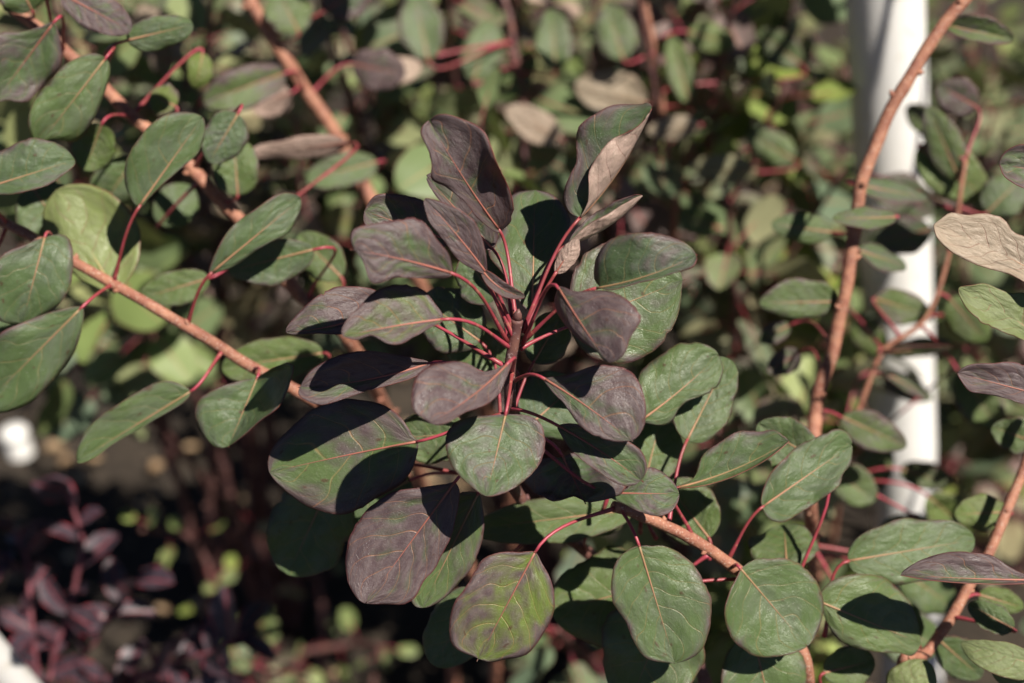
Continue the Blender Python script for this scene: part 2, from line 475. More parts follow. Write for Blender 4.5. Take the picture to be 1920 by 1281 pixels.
def branch(plant, pts, r0, r1, mat, name='branch', sides=10, knots=True, seed=0):
    """pts: world points"""
    path = catmull(pts, 10)
    L = [0.0]
    for a, b in zip(path, path[1:]): L.append(L[-1] + (b - a).length)
    rad = []
    for i, s in enumerate(L):
        t = s / L[-1]
        k = r0 + (r1 - r0) * t
        if knots: k *= 1 + .10 * max(0, math.sin(s * 2 * math.pi / .035 + seed)) ** 6 + .05 * mnoise.noise(Vector((s * 60, seed, 0)))
        rad.append(k)
    path2 = [q + Vector((mnoise.noise(Vector((s*25, seed, 1))), mnoise.noise(Vector((s*25, seed, 9))), 0)) * r0 * .35 for q, s in zip(path, L)]
    V, F = tube_data(path2, rad, sides)
    br = random.Random(int(seed * 100) + 3); an = 0.0; s = .02
    while s < L[-1] - .01:
        i = max(1, next(k for k in range(len(L)) if L[k] >= s))
        q = path2[i]; tx = (path2[i] - path2[i-1]).normalized(); an += 2.4
        sd_ = Matrix.Rotation(an, 3, tx) @ tx.orthogonal().normalized(); r = rad[i]
        dr = (sd_ + tx * .8).normalized(); h = r * br.uniform(.5, 1.1)
        tube_data([q + sd_ * r * .5, q + sd_ * r * .85 + dr * h * .4, q + sd_ * r * .85 + dr * h], [r * .55, r * .45, r * .12], 6, V, F)
        s += br.uniform(.018, .040)
    new_obj(name, mesh_from(name, V, F, parent_loc(plant)), [M[mat]], plant)
    return path2

def nearest(path, q, back=.0):
    i = min(range(len(path)), key=lambda k: (path[k] - q).length)
    i = max(0, min(len(path) - 1, i + int(back)))
    return path[i].copy()

# ------------------------------------------------------------------ the ground
gv = []; gf = []; NG = 90
for j in range(NG + 1):
    for i in range(NG + 1):
        a = (i / NG - .5) * 2; b = (j / NG - .5) * 2
        x = (abs(a) ** 2.6) * math.copysign(60, a); yy = 2.0 + (abs(b) ** 2.6) * math.copysign(60, b)
        gv.append(Vector((x, yy, .02 * mnoise.noise(Vector((x*3, yy*3, 0))) + .01 * mnoise.noise(Vector((x*11, yy*11, 3))))))
for j in range(NG):
    for i in range(NG):
        gf.append((j*(NG+1)+i, j*(NG+1)+i+1, (j+1)*(NG+1)+i+1, (j+1)*(NG+1)+i))
g = new_obj('ground', mesh_from('ground', gv, gf), [M['soil']]); g['kind'] = 'structure'; g['label'] = 'dark garden soil under the shrubs'
V = []; F = []
for i in range(900):
    x = RNG.uniform(-1.9, 1.6); yy = RNG.uniform(.9, 4.2); s = RNG.uniform(.008, .028); a = RNG.uniform(0, 6.28)
    c = Vector((x, yy, .016 + RNG.uniform(0, .012))); k = len(V)
    tl = RNG.uniform(-.4, .4)
    for q in range(7):
        an = a + q * 2 * math.pi / 7; rr = s * RNG.uniform(.6, 1.1)
        V.append(c + Vector((math.cos(an) * rr, math.sin(an) * rr * .75, .004 + math.sin(an) * rr * tl)))
    V.append(c + Vector((0, 0, .004 + s * .35))); V.append(c - Vector((0, 0, .004)))
    for q in range(7):
        F.append((k + q, k + (q+1) % 7, k + 7)); F.append((k + (q+1) % 7, k + q, k + 8))
o = new_obj('leaf_litter', mesh_from('leaf_litter', V, F), [M['litter']]); o['kind'] = 'stuff'
o['label'] = 'pale dry leaf litter and chips scattered on dark soil'; o['category'] = 'leaf litter'

# ------------------------------------------------------------------ white posts
def post(pts_r, label, group=None, capped=True):
    base, top, r = pts_r
    t = thing('white_post', label, 'post', base)
    if group: t['group'] = group
    n = 12
    path = [base.lerp(top, i / n) for i in range(n + 1)]
    tube('pole', path, [r] * (n + 1), M['post'], t, 28)
    ax = (top - base).normalized()
    cp = [top - ax * .012, top - ax * .002, top + ax * .006, top + ax * .012]
    tube('cap', cp, [r * 1.06, r * 1.08, r * 1.0, r * .7], M['post'], t, 28)
    return t
pa = at(1660, 0, 65); pb = at(1698, 980, 97)
ax = (pb - pa).normalized()
s = -(pb.z) / ax.z
p_base = pb + ax * (s + .02); p_top = pa - ax * .28
post((p_base, p_top, .0395), 'thick white painted post standing upright behind the orange branch')
q1 = at(-70, 1170, 40); q2 = at(70, 1330, 52); ax = (q2 - q1).normalized(); s = -q2.z / ax.z
post((q2 + ax * (s + .01), q1 - ax * .25, .017), 'slim white pole leaning beside the dark purple shrub')
q2 = at(42, 850, 217)
post((Vector((q2.x, q2.y, -.03)), Vector((q2.x - .01, q2.y, .05)), .027), 'short stout white peg standing in the soil beyond the purple shrub')

# ------------------------------------------------------------------ front smoke bush: rosette shoot and the shoot with round leaves
bushA = thing('smoke_bush', 'front smoke bush with dusky purple leaf rosette and crimson stalks', 'shrub', Vector((.16, 1.02, 0)))
rp = [at(969, 598, -1.2), at(966, 650, -.6), at(957, 720, .3), at(952, 800, 2.2), at(945, 870, 5.5), at(985, 945, 10), at(1100, 1035, 15), at(1230, 1160, 19), at(1330, 1330, 22)]
rpath = branch(bushA, [Vector((.16, 1.02, -.03)), Vector((.17, 1.0, .45))] + rp[::-1], .0075, .0034, 'dark_twig', seed=1)
sp = [at(1152, 951, 3.2), at(1200, 966, 3.8), at(1290, 1008, 5), at(1400, 1080, 6.5), at(1470, 1170, 9), at(1500, 1330, 13)]
spath = branch(bushA, [Vector((.17, 1.04, -.03)), Vector((.19, .99, .5))] + sp[::-1], .0085, .0034, 'twig', seed=2)
bud = [at(969, 600, -1.2), at(971, 590, -1.5), at(972, 580, -1.7)]
tube('bud', bud, [.0030, .0024, .0006], M['dark_twig'], bushA, 8)

def A_(*a, **k): return leaf(bushA, *a, **k)
# --- rosette, upper ring
A_((936, 431), (811, 236), 62, (-1, -4.5), bend=(-4, -1), L=(6, 20), R=(4, 44), p=.80, y=.1, stem=(968, 604, -1.2), shape=(1.02, .42), wavy=.10, wr=74, poly=[(789,244),(827,216),(878,228),(904,242),(914,270),(923,296),(949,347),(956,385),(953,413),(937,432),(925,431),(892,404),(874,380),(836,352),(806,336),(810,310),(799,272)])
A_((925, 468), (803, 335), 50, (.5, 1), p=.75, y=.1, stem=(963, 612, -1), L=(20, 10), poly=[(800,329),(860,330),(930,390),(935,437),(925,466),(905,465),(883,437),(827,380)])
A_((1086, 410), (1222, 203), 100, (-1, -3), bend=(13, 0), L=(6, -6), R=(105, 196), wr=62, p=.34, y=.15, stem=(984, 612, -1), shape=(.92, .48), wavy=.05, poly=[(1085,408),(1059,390),(1056,361),(1071,324),(1082,301),(1081,244),(1103,221),(1136,202),(1160,197),(1197,198),(1223,201),(1240,300),(1160,400)], sides='L')
A_((998, 580), (1003, 357), 60, (2, 5.5), p=.30, y=.25, stem=(972, 620, -.6), L=(6, -10), R=(6, -10), shape=(.98, .45), wr=58, poly=[(956,366),(977,357),(1010,357),(1038,366),(1061,394),(1070,418),(1060,450),(1033,497),(1005,560),(992,582),(970,560),(945,515),(915,478),(935,440),(945,400)])
A_((1068, 458), (1204, 367), 34, (0, -1.5), bend=(12, .5), L=(0, -8), R=(80, 175), wr=40, p=.42, y=.2, stem=(980, 625, -.8))
A_((1042, 512), (1084, 448), 20, (-1, -1.5), roll=165, p=.75, y=.1, stem=(984, 618, -1), L=(25, 30), R=(25, 30), res=(18, 5))
A_((1116, 541), (1306, 478), 84, (-3.5, -5.5), bend=(8, 0), L=(12, -6), R=(42, 30), wr=34, p=.30, y=.12, stem=(982, 640, -.5), shape=(.80, .46), poly=[(1113,530),(1113,497),(1127,469),(1150,446),(1183,437),(1221,436),(1267,446),(1296,465),(1305,483),(1296,502),(1272,509),(1230,523),(1197,530),(1155,542),(1132,540)])
A_((1082, 606), (1284, 524), 106, (1.2, 1.6), p=.25, y=.28, stem=(975, 655, -.3), shape=(.95, .50), wavy=.04, L=(6, -6), R=(6, -4), poly=[(1090,480),(1125,458),(1170,448),(1235,462),(1276,510),(1277,560),(1268,600),(1245,640),(1215,665),(1175,682),(1130,678),(1095,660),(1072,625),(1066,580),(1072,520)])
A_((1048, 541), (1140, 679), 96, (-5, -7), bend=(2, -.5), L=(22, 0), R=(-20, -66), wr=58, p=.82, y=.1, stem=(980, 645, -.4), shape=(.85, .42), poly=[(1028,549),(1038,537),(1057,540),(1085,550),(1136,545),(1174,563),(1204,596),(1204,610),(1183,629),(1178,652),(1164,673),(1136,680),(1117,657),(1089,638),(1061,610),(1035,572)])
# --- rosette, left side
A_((846, 512), (656, 468), 56, (-6, -8.5), bend=(4, -.5), p=.74, y=.18, stem=(955, 646, -.5), shape=(.86, .40), L=(8, -14), R=(10, -5), wr=60, poly=[(847,519),(808,523),(761,521),(738,521),(705,535),(691,526),(682,493),(663,465),(657,441),(668,427),(700,420),(742,413),(780,408),(799,422),(817,451),(843,483)])
A_((846, 452), (684, 396), 48, (1, .2), p=.55, y=.2, stem=(961, 630, -.8), L=(4, 10), R=(4, 4), poly=[(684,394),(705,366),(742,364),(780,371),(808,385),(840,413),(850,455),(780,470),(720,450),(686,425)])
A_((912, 512), (797, 374), 44, (-3, -4.5), bend=(3, 0), p=.92, y=.05, stem=(963, 622, -.9), L=(22, 6), R=(18, 8), shape=(.95, .48), poly=[(795,375),(817,376),(855,390),(888,413),(902,441),(911,483),(911,512),(888,505),(855,483),(827,446),(803,413)])
A_((905, 508), (984, 556), 16, (-3, -2.5), bend=(10, 0), p=.8, y=.1, stem=(966, 640, -.8), L=(30, 40), R=(20, 60), res=(18, 5))
A_((700, 588), (537, 624), 30, (1, 0), bend=(-6, 0), L=(20, 10), R=(8, -6), wr=48, p=.72, y=.15, stem=(952, 690, 0), shape=(.80, .50), poly=[(536,624),(564,582),(597,554),(635,537),(677,539),(700,544),(724,558),(728,590),(700,620),(639,627),(597,625)])
A_((829, 599), (641, 632), 24, (-5, -7.5), bend=(3, 0), L=(38, 20), R=(8, -16), wr=74, p=.60, y=.45, stem=(960, 655, -.4), shape=(.88, .45), poly=[(641,626),(653,596),(677,572),(700,549),(733,535),(771,533),(799,544),(813,563),(831,598),(799,617),(771,633),(742,647),(719,645),(696,629),(663,638)])
A_((803, 682), (560, 726), 42, (-.5, -2.5), bend=(-9, 0), L=(28, 20), R=(14, -6), wr=62, p=.78, y=.12, stem=(955, 720, .4), shape=(.86, .48), poly=[(560,735),(577,701),(610,677),(651,662),(699,658),(740,664),(772,670),(806,681),(780,705),(740,719),(683,735),(642,748),(602,760),(573,750)])
A_((950, 684), (806, 792), 62, (-5, -8.5), bend=(-8, 0), L=(16, -10), R=(12, -10), wr=66, p=.90, y=.08, stem=(961, 700, .1), shape=(.92, .45), poly=[(955,681),(947,717),(935,741),(906,762),(870,774),(845,790),(821,797),(797,788),(778,770),(774,746),(780,709),(801,687),(829,679),(866,681),(898,697),(927,693)])
A_((783, 828), (505, 886), 104, (1.6, 3), bend=(2, 0), p=.42, y=.30, stem=(953, 775, 1.4), shape=(.97, .50), wavy=.035, L=(5, -5), R=(5, -8), poly=[(784,830),(776,867),(760,900),(740,916),(707,932),(679,953),(634,965),(590,955),(553,938),(521,908),(504,882),(506,851),(521,827),(549,798),(586,766),(642,748),(691,752),(724,762),(748,778),(764,798),(776,819)])
A_((875, 812), (742, 822), 55, (5, 6), p=.1, y=.35, stem=(950, 800, 2.2), L=(5, 0))
# --- rosette, lower side
A_((948, 777), (912, 930), 88, (-2.5, -4.5), p=.34, y=.18, stem=(962, 690, 0), shape=(.80, .46), wr=100, L=(10, -10), R=(10, -8), wavy=.04, poly=[(948,777),(985,780),(1010,790),(1022,820),(1020,850),(1005,880),(980,905),(945,925),(914,931),(885,912),(855,885),(838,855),(835,825),(845,800),(870,782),(905,779)])
A_((852, 905), (690, 1126), 94, (-.2, .4), p=.78, y=.15, stem=(944, 850, 4.5), shape=(1.0, .46), wavy=.045, L=(6, -4), R=(6, -10), poly=[(852,904),(835,908),(760,916),(740,920),(707,940),(679,965),(659,997),(648,1030),(646,1066),(655,1099),(671,1123),(691,1133),(724,1133),(756,1134),(780,1119),(793,1091),(817,1066),(829,1038),(847,1005),(856,965),(862,924)])
A_((896, 926), (792, 1140), 74, (1.8, 2.6), p=.30, y=.30, stem=(945, 870, 5.5), shape=(1.0, .46), wr=62, poly=[(895,924),(905,955),(908,990),(900,1030),(885,1065),(860,1095),(830,1125),(800,1139),(775,1135),(770,1100),(790,1040),(820,980),(850,930)])
A_((1020, 710), (1186, 828), 78, (-3, -4.5), bend=(-4, 0), p=.62, y=.14, stem=(960, 716, .3), shape=(.98, .50), L=(10, -10), R=(12, -8), wr=64, poly=[(1020,712),(1038,737),(1058,758),(1079,790),(1103,810),(1131,823),(1168,829),(1196,819),(1210,790),(1210,750),(1200,721),(1180,693),(1143,685),(1111,687),(1080,700),(1045,706)])
A_((1046, 798), (1206, 904), 46, (-2, -2.2), bend=(-4, 0), p=.42, y=.18, stem=(954, 765, 1.2), shape=(1.0, .48), wr=50, L=(15, 0), poly=[(1047,798),(1087,796),(1127,810),(1184,831),(1204,851),(1210,871),(1204,898),(1180,911),(1152,904),(1127,888),(1103,871),(1070,843),(1054,819)])
A_((1054, 854), (1098, 944), 112, (2.6, .8), p=.55, y=.1, stem=(952, 790, 2), shape=(.85, .5), wr=98, L=(6, 12), R=(6, 14), wavy=.09, poly=[(979,900),(993,879),(1014,863),(1054,856),(1087,847),(1119,875),(1180,916),(1164,928),(1127,936),(1098,940),(1070,930),(1042,944),(1018,932),(993,920)])
A_((1152, 925), (1272, 926), 48, (.8, .4), p=.40, y=.2, stem=(955, 800, 2.2), shape=(.92, .46), wr=42, L=(4, -4), wavy=.06, poly=[(1143,928),(1176,915),(1208,879),(1233,879),(1257,896),(1267,910),(1273,930),(1257,957),(1233,968),(1204,961),(1184,952)])
# --- round green leaves of the second shoot
A_((1004, 1034), (894, 1240), 94, (.4, 1.2), p=.44, y=.80, stem=(1156, 952, 3.3), shape=(.95, .44), wavy=.035, wr=92, label='yellowing oval leaf with purple lower edge and orange spots', poly=[(1003,1035),(1015,1055),(1028,1077),(1037,1099),(1040,1130),(1037,1155),(1022,1184),(1006,1209),(984,1231),(953,1235),(928,1242),(909,1241),(881,1224),(856,1209),(846,1187),(848,1155),(857,1121),(875,1099),(893,1068),(909,1043),(943,1033),(972,1035)])
A_((1198, 1022), (1266, 1244), 90, (2.0, 2.4), p=.16, y=.30, stem=(1164, 954, 3.4), shape=(.98, .42), wr=88, wavy=.05, poly=[(1197,1024),(1241,1024),(1272,1037),(1303,1062),(1319,1090),(1332,1118),(1333,1155),(1328,1187),(1316,1218),(1297,1234),(1272,1243),(1247,1242),(1222,1237),(1203,1227),(1191,1206),(1178,1180),(1172,1162),(1153,1137),(1144,1105),(1147,1077),(1156,1049),(1175,1033)])
A_((1388, 1066), (1508, 1206), 98, (4, 4.6), p=.14, y=.30, stem=(1375, 1062, 6), shape=(.96, .47), wr=92, wavy=.04, poly=[(1392,1066),(1379,1077),(1359,1101),(1350,1128),(1352,1155),(1363,1183),(1383,1206),(1414,1226),(1449,1228),(1485,1222),(1516,1210),(1535,1183),(1547,1152),(1543,1116),(1528,1085),(1500,1058),(1465,1048),(1426,1050)])
A_((1536, 1128), (1726, 1206), 88, (6.5, 7.5), p=.08, y=.42, stem=(1470, 1135, 7.5), shape=(.88, .46), wr=80, poly=[(1536,1120),(1560,1088),(1600,1077),(1640,1078),(1675,1090),(1705,1120),(1722,1160),(1727,1205),(1712,1232),(1690,1225),(1640,1222),(1600,1215),(1565,1190),(1545,1150)])
A_((1205, 786), (1345, 668), 74, (5, 6), bend=(4, 0), p=.10, y=.30, stem=(1130, 960, 7), shape=(.92, .45), wr=66, poly=[(1208,792),(1200,778),(1196,713),(1208,689),(1241,664),(1273,644),(1306,642),(1338,656),(1354,677),(1356,701),(1346,725),(1326,739),(1294,750),(1273,766),(1265,786),(1245,798)])
A_((1288, 826), (1366, 672), 58, (7, 8), p=.12, y=.30, stem=(1252, 990, 5), shape=(.9, .46), wr=52)
A_((1272, 914), (1478, 828), 78, (3, 2), bend=(9, 0), p=.22, y=.25, stem=(1300, 1012, 5.2), shape=(.9, .52), L=(14, -6), R=(30, 110), wr=34, poly=[(1268,912),(1289,905),(1305,890),(1316,854),(1348,831),(1387,807),(1426,811),(1449,805),(1480,828),(1473,858),(1453,886),(1430,897),(1395,897),(1363,905),(1332,921),(1313,931),(1293,927)], sides='L')
A_((1430, 950), (1594, 836), 80, (5, 6.5), p=.12, y=.26, stem=(1365, 1050, 6), shape=(.92, .44), wr=78, wavy=.08, poly=[(1429,951),(1428,929),(1442,890),(1473,858),(1496,835),(1528,823),(1555,809),(1582,815),(1598,837),(1596,870),(1575,893),(1567,913),(1535,940),(1496,964),(1465,981),(1445,976)])
A_((1530, 862), (1420, 796), 52, (8, 9), p=.1, y=.3, stem=(1480, 1140, 9), L=(8, 0))
A_((1475, 1060), (1470, 984), 66, (9, 12), p=.1, y=.38, stem=(1470, 1150, 8.5), shape=(.85, .45))
A_((1590, 1052), (1828, 1012), 58, (9, 10), p=.08, y=.30, stem=(1545, 1195, 9.5), shape=(.9, .48), wr=60)
A_((1262, 1120), (1180, 1320), 92, (6, 7), p=.08, y=.35, stem=(1400, 1085, 6.8), shape=(.9, .48), wr=96)
A_((1412, 1190), (1452, 1360), 82, (7.5, 8), p=.06, y=.34, stem=(1490, 1160, 8.5), shape=(.85, .46))
A_((1250, 1092), (1034, 1146), 96, (8.5, 9.5), p=.05, y=.48, stem=(1330, 1040, 8), shape=(.92, .48), wr=88)
A_((905, 1110), (810, 1246), 62, (6, 6.5), p=.1, y=.3, stem=(1020, 980, 12), shape=(.9, .48))
A_((1185, 956), (885, 992), 46, (9, 10), p=.06, y=.42, stem=(1230, 1010, 10), shape=(.9, .5))
A_((1330, 1010), (1250, 905), 60, (9, 10), p=.06, y=.42, stem=(1330, 1050, 9), shape=(.9, .48))
A_((1210, 900), (1240, 780), 55, (9, 10), p=.06, y=.38, stem=(1200, 1000, 11), shape=(.9, .48))
A_((620, 905), (540, 1078), 84, (9, 10), p=.12, y=.25, stem=(930, 900, 8), shape=(.9, .46))
A_((770, 900), (600, 985), 70, (11, 12), p=.12, y=.25, stem=(930, 900, 8), shape=(.9, .46))
A_((960, 690), (838, 640), 60, (7, 8), p=.1, y=.35, stem=(945, 860, 6), shape=(.9, .46))
A_((1000, 680), (1055, 590), 42, (5, 6), p=.2, y=.25, stem=(948, 820, 4), shape=(.9, .46))
A_((990, 800), (1080, 720), 70, (6, 7), p=.15, y=.2, stem=(946, 860, 6), shape=(.9, .46))
A_((1100, 1000), (1130, 880), 70, (11, 12), p=.06, y=.4, stem=(1100, 1035, 15), shape=(.9, .46))
A_((900, 640), (790, 560), 62, (6, 7), p=.25, y=.2, stem=(945, 850, 6), shape=(.9, .46))
A_((930, 560), (870, 480), 48, (4, 5), p=.25, y=.2, stem=(960, 700, .5), shape=(.9, .46))
A_((1545, 1262), (1640, 1238), 40, (10, 11), p=.04, y=.45, stem=(1560, 1330, 12), shape=(.9, .46))
A_((1680, 1330), (1740, 1240), 46, (9, 9), roll=175, p=.05, y=.4, stem=(1620, 1330, 12), shape=(.9, .46))

# ------------------------------------------------------------------ left smoke bush: orange branches and grey-green leaves
bushB = thing('smoke_bush', 'smoke bush with orange diagonal branches and large grey green oval leaves', 'shrub', Vector((-.05, 1.45, 0)))
b1 = branch(bushB, [Vector((-.05, 1.45, -.03)), Vector((-.02, 1.25, .55)), at(720, 840, 17), at(600, 760, 13.5), at(480, 690, 12), at(270, 566, 12), at(140, 492, 12.5), at(0, 412, 13), at(-130, 330, 14)], .0075, .0032, 'twig', seed=4)
b2 = branch(bushB, [Vector((-.08, 1.50, -.03)), Vector((-.08, 1.38, .55)), at(690, 700, 27), at(560, 550, 24), at(440, 402, 22), at(350, 308, 21), at(210, 180, 20), at(100, 76, 19), at(10, 0, 18), at(-60, -110, 17)], .0085, .0042, 'twig', seed=5)
b3 = branch(bushB, [Vector((.0, 1.6, -.03)), Vector((.0, 1.6, .5)), at(800, 560, 52), at(690, 365, 50), at(625, 245, 49), at(560, 150, 47), at(480, 20, 45), at(430, -80, 44)], .009, .0058, 'twig', seed=6)
def B_(base, tip, w, d, path=None, back=-2, **k):
    path = b1 if path is None else path
    path = b1 + b2 + b3
    k.setdefault('p', .12); k.setdefault('y', .28); k.setdefault('stem', nearest(path, at(*base, d[0]), 0))
    k.setdefault('res', (22, 6)); k.setdefault('shape', (.92, .47))
    return leaf(bushB, base, tip, w, d, **k)
B_((84, 444), (42, 606), 78, (9, 9.5), p=.16, y=.22, wr=76, poly=[(0,483),(41,463),(82,446),(122,438),(136,469),(136,519),(122,555),(91,587),(45,605),(-5,592),(-15,540)])
B_((214, 546), (104, 356), 92, (14, 14.5), roll=178, p=.02, y=.55, ribgreen=True, wr=90, poly=[(104,358),(149,345),(195,356),(235,388),(263,429),(267,469),(254,510),(235,533),(213,547),(160,530),(95,470),(75,410)])
B_((150, 580), (-22, 752), 74, (9.5, 10.5), p=.16, y=.25, wr=90, poly=[(156,578),(149,637),(127,682),(95,718),(54,759),(0,773),(-30,755),(-35,690),(0,625),(54,600),(110,582)])
B_((262, 386), (378, 222), 66, (10, 10), p=.10, y=.26, path=b1, back=-4, poly=[(260,388),(236,354),(233,321),(243,289),(269,249),(302,220),(341,210),(379,219),(384,256),(370,289),(341,315),(302,348),(279,371)])
B_((196, 112), (76, 268), 62, (11, 11), path=b2, p=.10, y=.33, wr=68, poly=[(167,102),(197,108),(208,125),(200,164),(184,210),(157,256),(138,272),(98,262),(68,270),(56,223),(66,184),(98,148),(121,121)])
B_((98, 46), (-6, 186), 74, (12, 12.5), path=b2, p=.38, y=.2, poly=[(-5,60),(33,60),(75,50),(104,44),(118,108),(108,138),(82,161),(49,193),(20,187),(-12,185),(-20,110)])
B_((-24, 352), (140, 300), 66, (8, 8.5), p=.22, y=.18, R=(30, 40), wr=34)
B_((238, 76), (362, 46), 34, (13, 13.5), path=b2, p=.15, y=.25)
B_((118, -10), (246, 58), 40, (12, 12), path=b2, p=.75, y=.1, wr=36)
B_((396, 512), (562, 374), 54, (10, 10.5), p=.15, y=.22, wr=46, L=(14, 4), poly=[(392,513),(408,469),(435,424),(480,392),(521,365),(552,366),(568,384),(543,438),(512,451),(475,474),(444,497),(408,512)])
B_((588, 468), (428, 508), 46, (13, 13), stem=(578, 566, 24.5), p=.15, y=.24, path=b1, wr=36)
B_((446, 214), (392, 304), 42, (14, 14), path=b2, p=.25, y=.15)
B_((532, 138), (382, 192), 42, (40, 38), stem=(572, 170, 47.4), path=b2, p=.42, y=.35)
B_((358, 734), (148, 862), 50, (10, 10.5), p=.10, y=.32, wr=44, poly=[(145,866),(149,827),(181,786),(235,750),(290,718),(326,714),(358,734),(344,755),(299,782),(254,809),(213,832),(177,859)])
B_((482, 710), (428, 838), 46, (8.5, 8), p=.18, y=.22, wr=76, L=(50, 80), R=(10, -6), poly=[(506,702),(534,682),(541,709),(521,764),(489,786),(457,814),(420,840),(394,832),(371,800),(367,759),(398,732),(450,715)])
B_((606, 662), (416, 690), 44, (16, 16.5), p=.03, y=.5, path=b1)
B_((706, 304), (574, 338), 34, (42, 40), stem=(680, 345, 49.8), path=b2, p=.2, y=.3)
B_((446, 366), (438, 258), 46, (20, 20), path=b2, p=.15, y=.4)
B_((392, 522), (262, 560), 34, (18, 18), path=b2, p=.06, y=.42)
B_((652, 268), (466, 290), 24, (30, 31), path=b3, p=.6, y=.4, roll=150)
B_((330, 200), (282, 176), 34, (20, 20), path=b2, p=.25, y=.8)
B_((380, 100), (368, 165), 24, (25, 25), path=b2, p=.05, y=.75)
B_((190, 235), (160, 320), 40, (16, 17), path=b2, p=.05, y=.5)
B_((60, 350), (120, 440), 60, (17, 18), path=b2, p=.08, y=.3)
B_((640, 520), (560, 440), 40, (20, 21), path=b2, p=.08, y=.4)
B_((560, 60), (520, -20), 46, (44, 44), path=b3, p=.2, y=.4)
B_((610, 20), (690, -30), 40, (46, 46), path=b3, p=.6, y=.1)
B_((545, 175), (470, 200), 36, (46, 46), path=b3, p=.8, y=.1, roll=160)
B_((660, 120), (760, 140), 40, (50, 50), path=b3, p=.85, y=.1)
B_((60, 20), (20, -60), 50, (15, 14), path=b2, p=.2, y=.3)
B_((250, 300), (190, 390), 44, (24, 25), path=b2, p=.05, y=.3)
B_((300, 420), (360, 350), 40, (26, 27), path=b2, p=.05, y=.3)
B_((-10, 560), (60, 640), 50, (16, 17), path=b1, p=.08, y=.2)

# ------------------------------------------------------------------ right smoke bush: tall orange branch in front of the post
bushC = thing('smoke_bush', 'smoke bush with tall bare orange branch crossing the thick white post', 'shrub', Vector((.36, 1.45, 0)))
c1 = branch(bushC, [Vector((.36, 1.45, -.03)), Vector((.36, 1.35, .5)), at(1520, 1000, 26), at(1530, 770, 23), at(1562, 650, 22), at(1592, 500, 21), at(1622, 330, 20), at(1700, 150, 19), at(1812, -5, 18), at(1900, -110, 17)], .0078, .0042, 'twig', seed=8)
c2 = branch(bushC, [Vector((.40, 1.5, -.03)), Vector((.4, 1.45, .6)), at(1560, 900, 38), at(1612, 765, 36), at(1655, 660, 35), at(1740, 590, 34), at(1790, 430, 33), at(1810, 300, 32)], .005, .0018, 'twig', seed=9)
def C_(base, tip, w, d, path=None, back=-2, **k):
    path = c1 if path is None else path
    path = c1 + c2
    k.setdefault('p', .2); k.setdefault('y', .3); k.setdefault('stem', nearest(path, at(*base, d[0]), 0))
    k.setdefault('res', (18, 5))
    return leaf(bushC, base, tip, w, d, **k)
C_((1572, 566), (1424, 568), 34, (22, 22), R=(10, 10), wr=46, p=.25, y=.35)
C_((1562, 436), (1446, 420), 30, (28, 28), p=.1, y=.35, path=c2)
C_((1682, 408), (1562, 410), 24, (19, 18), L=(-30, -30), R=(30, 30), p=.3, y=.3, roll=60)
C_((1722, 276), (1852, 372), 48, (34, 34), p=.02, y=.55, path=c2)
C_((1775, 48), (1898, 74), 34, (20, 20), p=.35, y=.35, R=(40, 70), wr=30)
C_((1578, 782), (1700, 838), 34, (26, 27), path=c2, p=.35, y=.35)
C_((1650, 660), (1784, 652), 18, (33, 34), path=c2, p=.45, y=.3, roll=40)
C_((1600, 345), (1740, 372), 30, (26, 28), p=.35, y=.15, roll=-35)
C_((1610, 470), (1700, 500), 30, (26, 28), p=.3, y=.2, roll=-40)
C_((1640, 560), (1740, 590), 34, (34, 35), path=c2, p=.3, y=.4)
C_((1690, 880), (1775, 906), 24, (40, 40), path=c2, p=.3, y=.4)
C_((1660, 700), (1740, 742), 22, (36, 38), path=c2, p=.4, y=.1, roll=-50)
C_((1800, 340), (1740, 200), 36, (33, 33), path=c2, p=.3, y=.4)
C_((1830, 200), (1760, 160), 36, (33, 33), path=c2, p=.7, y=.2)
C_((1850, 400), (1920, 330), 44, (32, 32), path=c2, p=.25, y=.25)
C_((1780, 560), (1850, 640), 40, (34, 34), path=c2, p=.1, y=.5)
C_((1800, 700), (1870, 800), 44, (38, 38), path=c2, p=.2, y=.45)
C_((1500, 660), (1440, 700), 26, (28, 28), p=.6, y=.3)
C_((1480, 610), (1420, 640), 20, (30, 30), p=.4, y=.3)
C_((1560, 880), (1640, 940), 40, (32, 32), path=c2, p=.15, y=.4)
C_((1690, 1070), (1790, 1140), 46, (30, 31), path=c2, p=.08, y=.35)
C_((1640, 1180), (1770, 1210), 50, (30, 31), path=c2, p=.08, y=.3)
C_((1760, 1010), (1650, 990), 40, (33, 34), path=c2, p=.1, y=.35)
C_((1780, 1080), (1720, 1010), 36, (32, 33), path=c2, p=.2, y=.3)
C_((1745, 430), (1640, 455), 36, (40, 42), path=c2, p=.4, y=.2)
C_((1640, 342), (1750, 398), 40, (50, 52), path=c2, p=.5, y=.15)
C_((1745, 428), (1625, 452), 36, (48, 51), path=c2, p=.4, y=.2)
C_((1752, 590), (1640, 574), 26, (50, 53), path=c2, p=.3, y=.35)
C_((1600, 592), (1662, 668), 30, (46, 48), path=c2, p=.3, y=.5)
C_((1788, 646), (1652, 658), 20, (52, 54), path=c2, p=.45, y=.35)
C_((1640, 700), (1748, 748), 24, (54, 56), path=c2, p=.4, y=.1)
C_((1786, 905), (1690, 876), 26, (54, 56), path=c2, p=.3, y=.45)
C_((1604, 930), (1668, 840), 36, (48, 50), path=c2, p=.25, y=.5)
C_((1765, 250), (1700, 200), 26, (50, 52), path=c2, p=.4, y=.4)
C_((1740, 930), (1820, 1000), 40, (36, 37), path=c2, p=.02, y=.65)

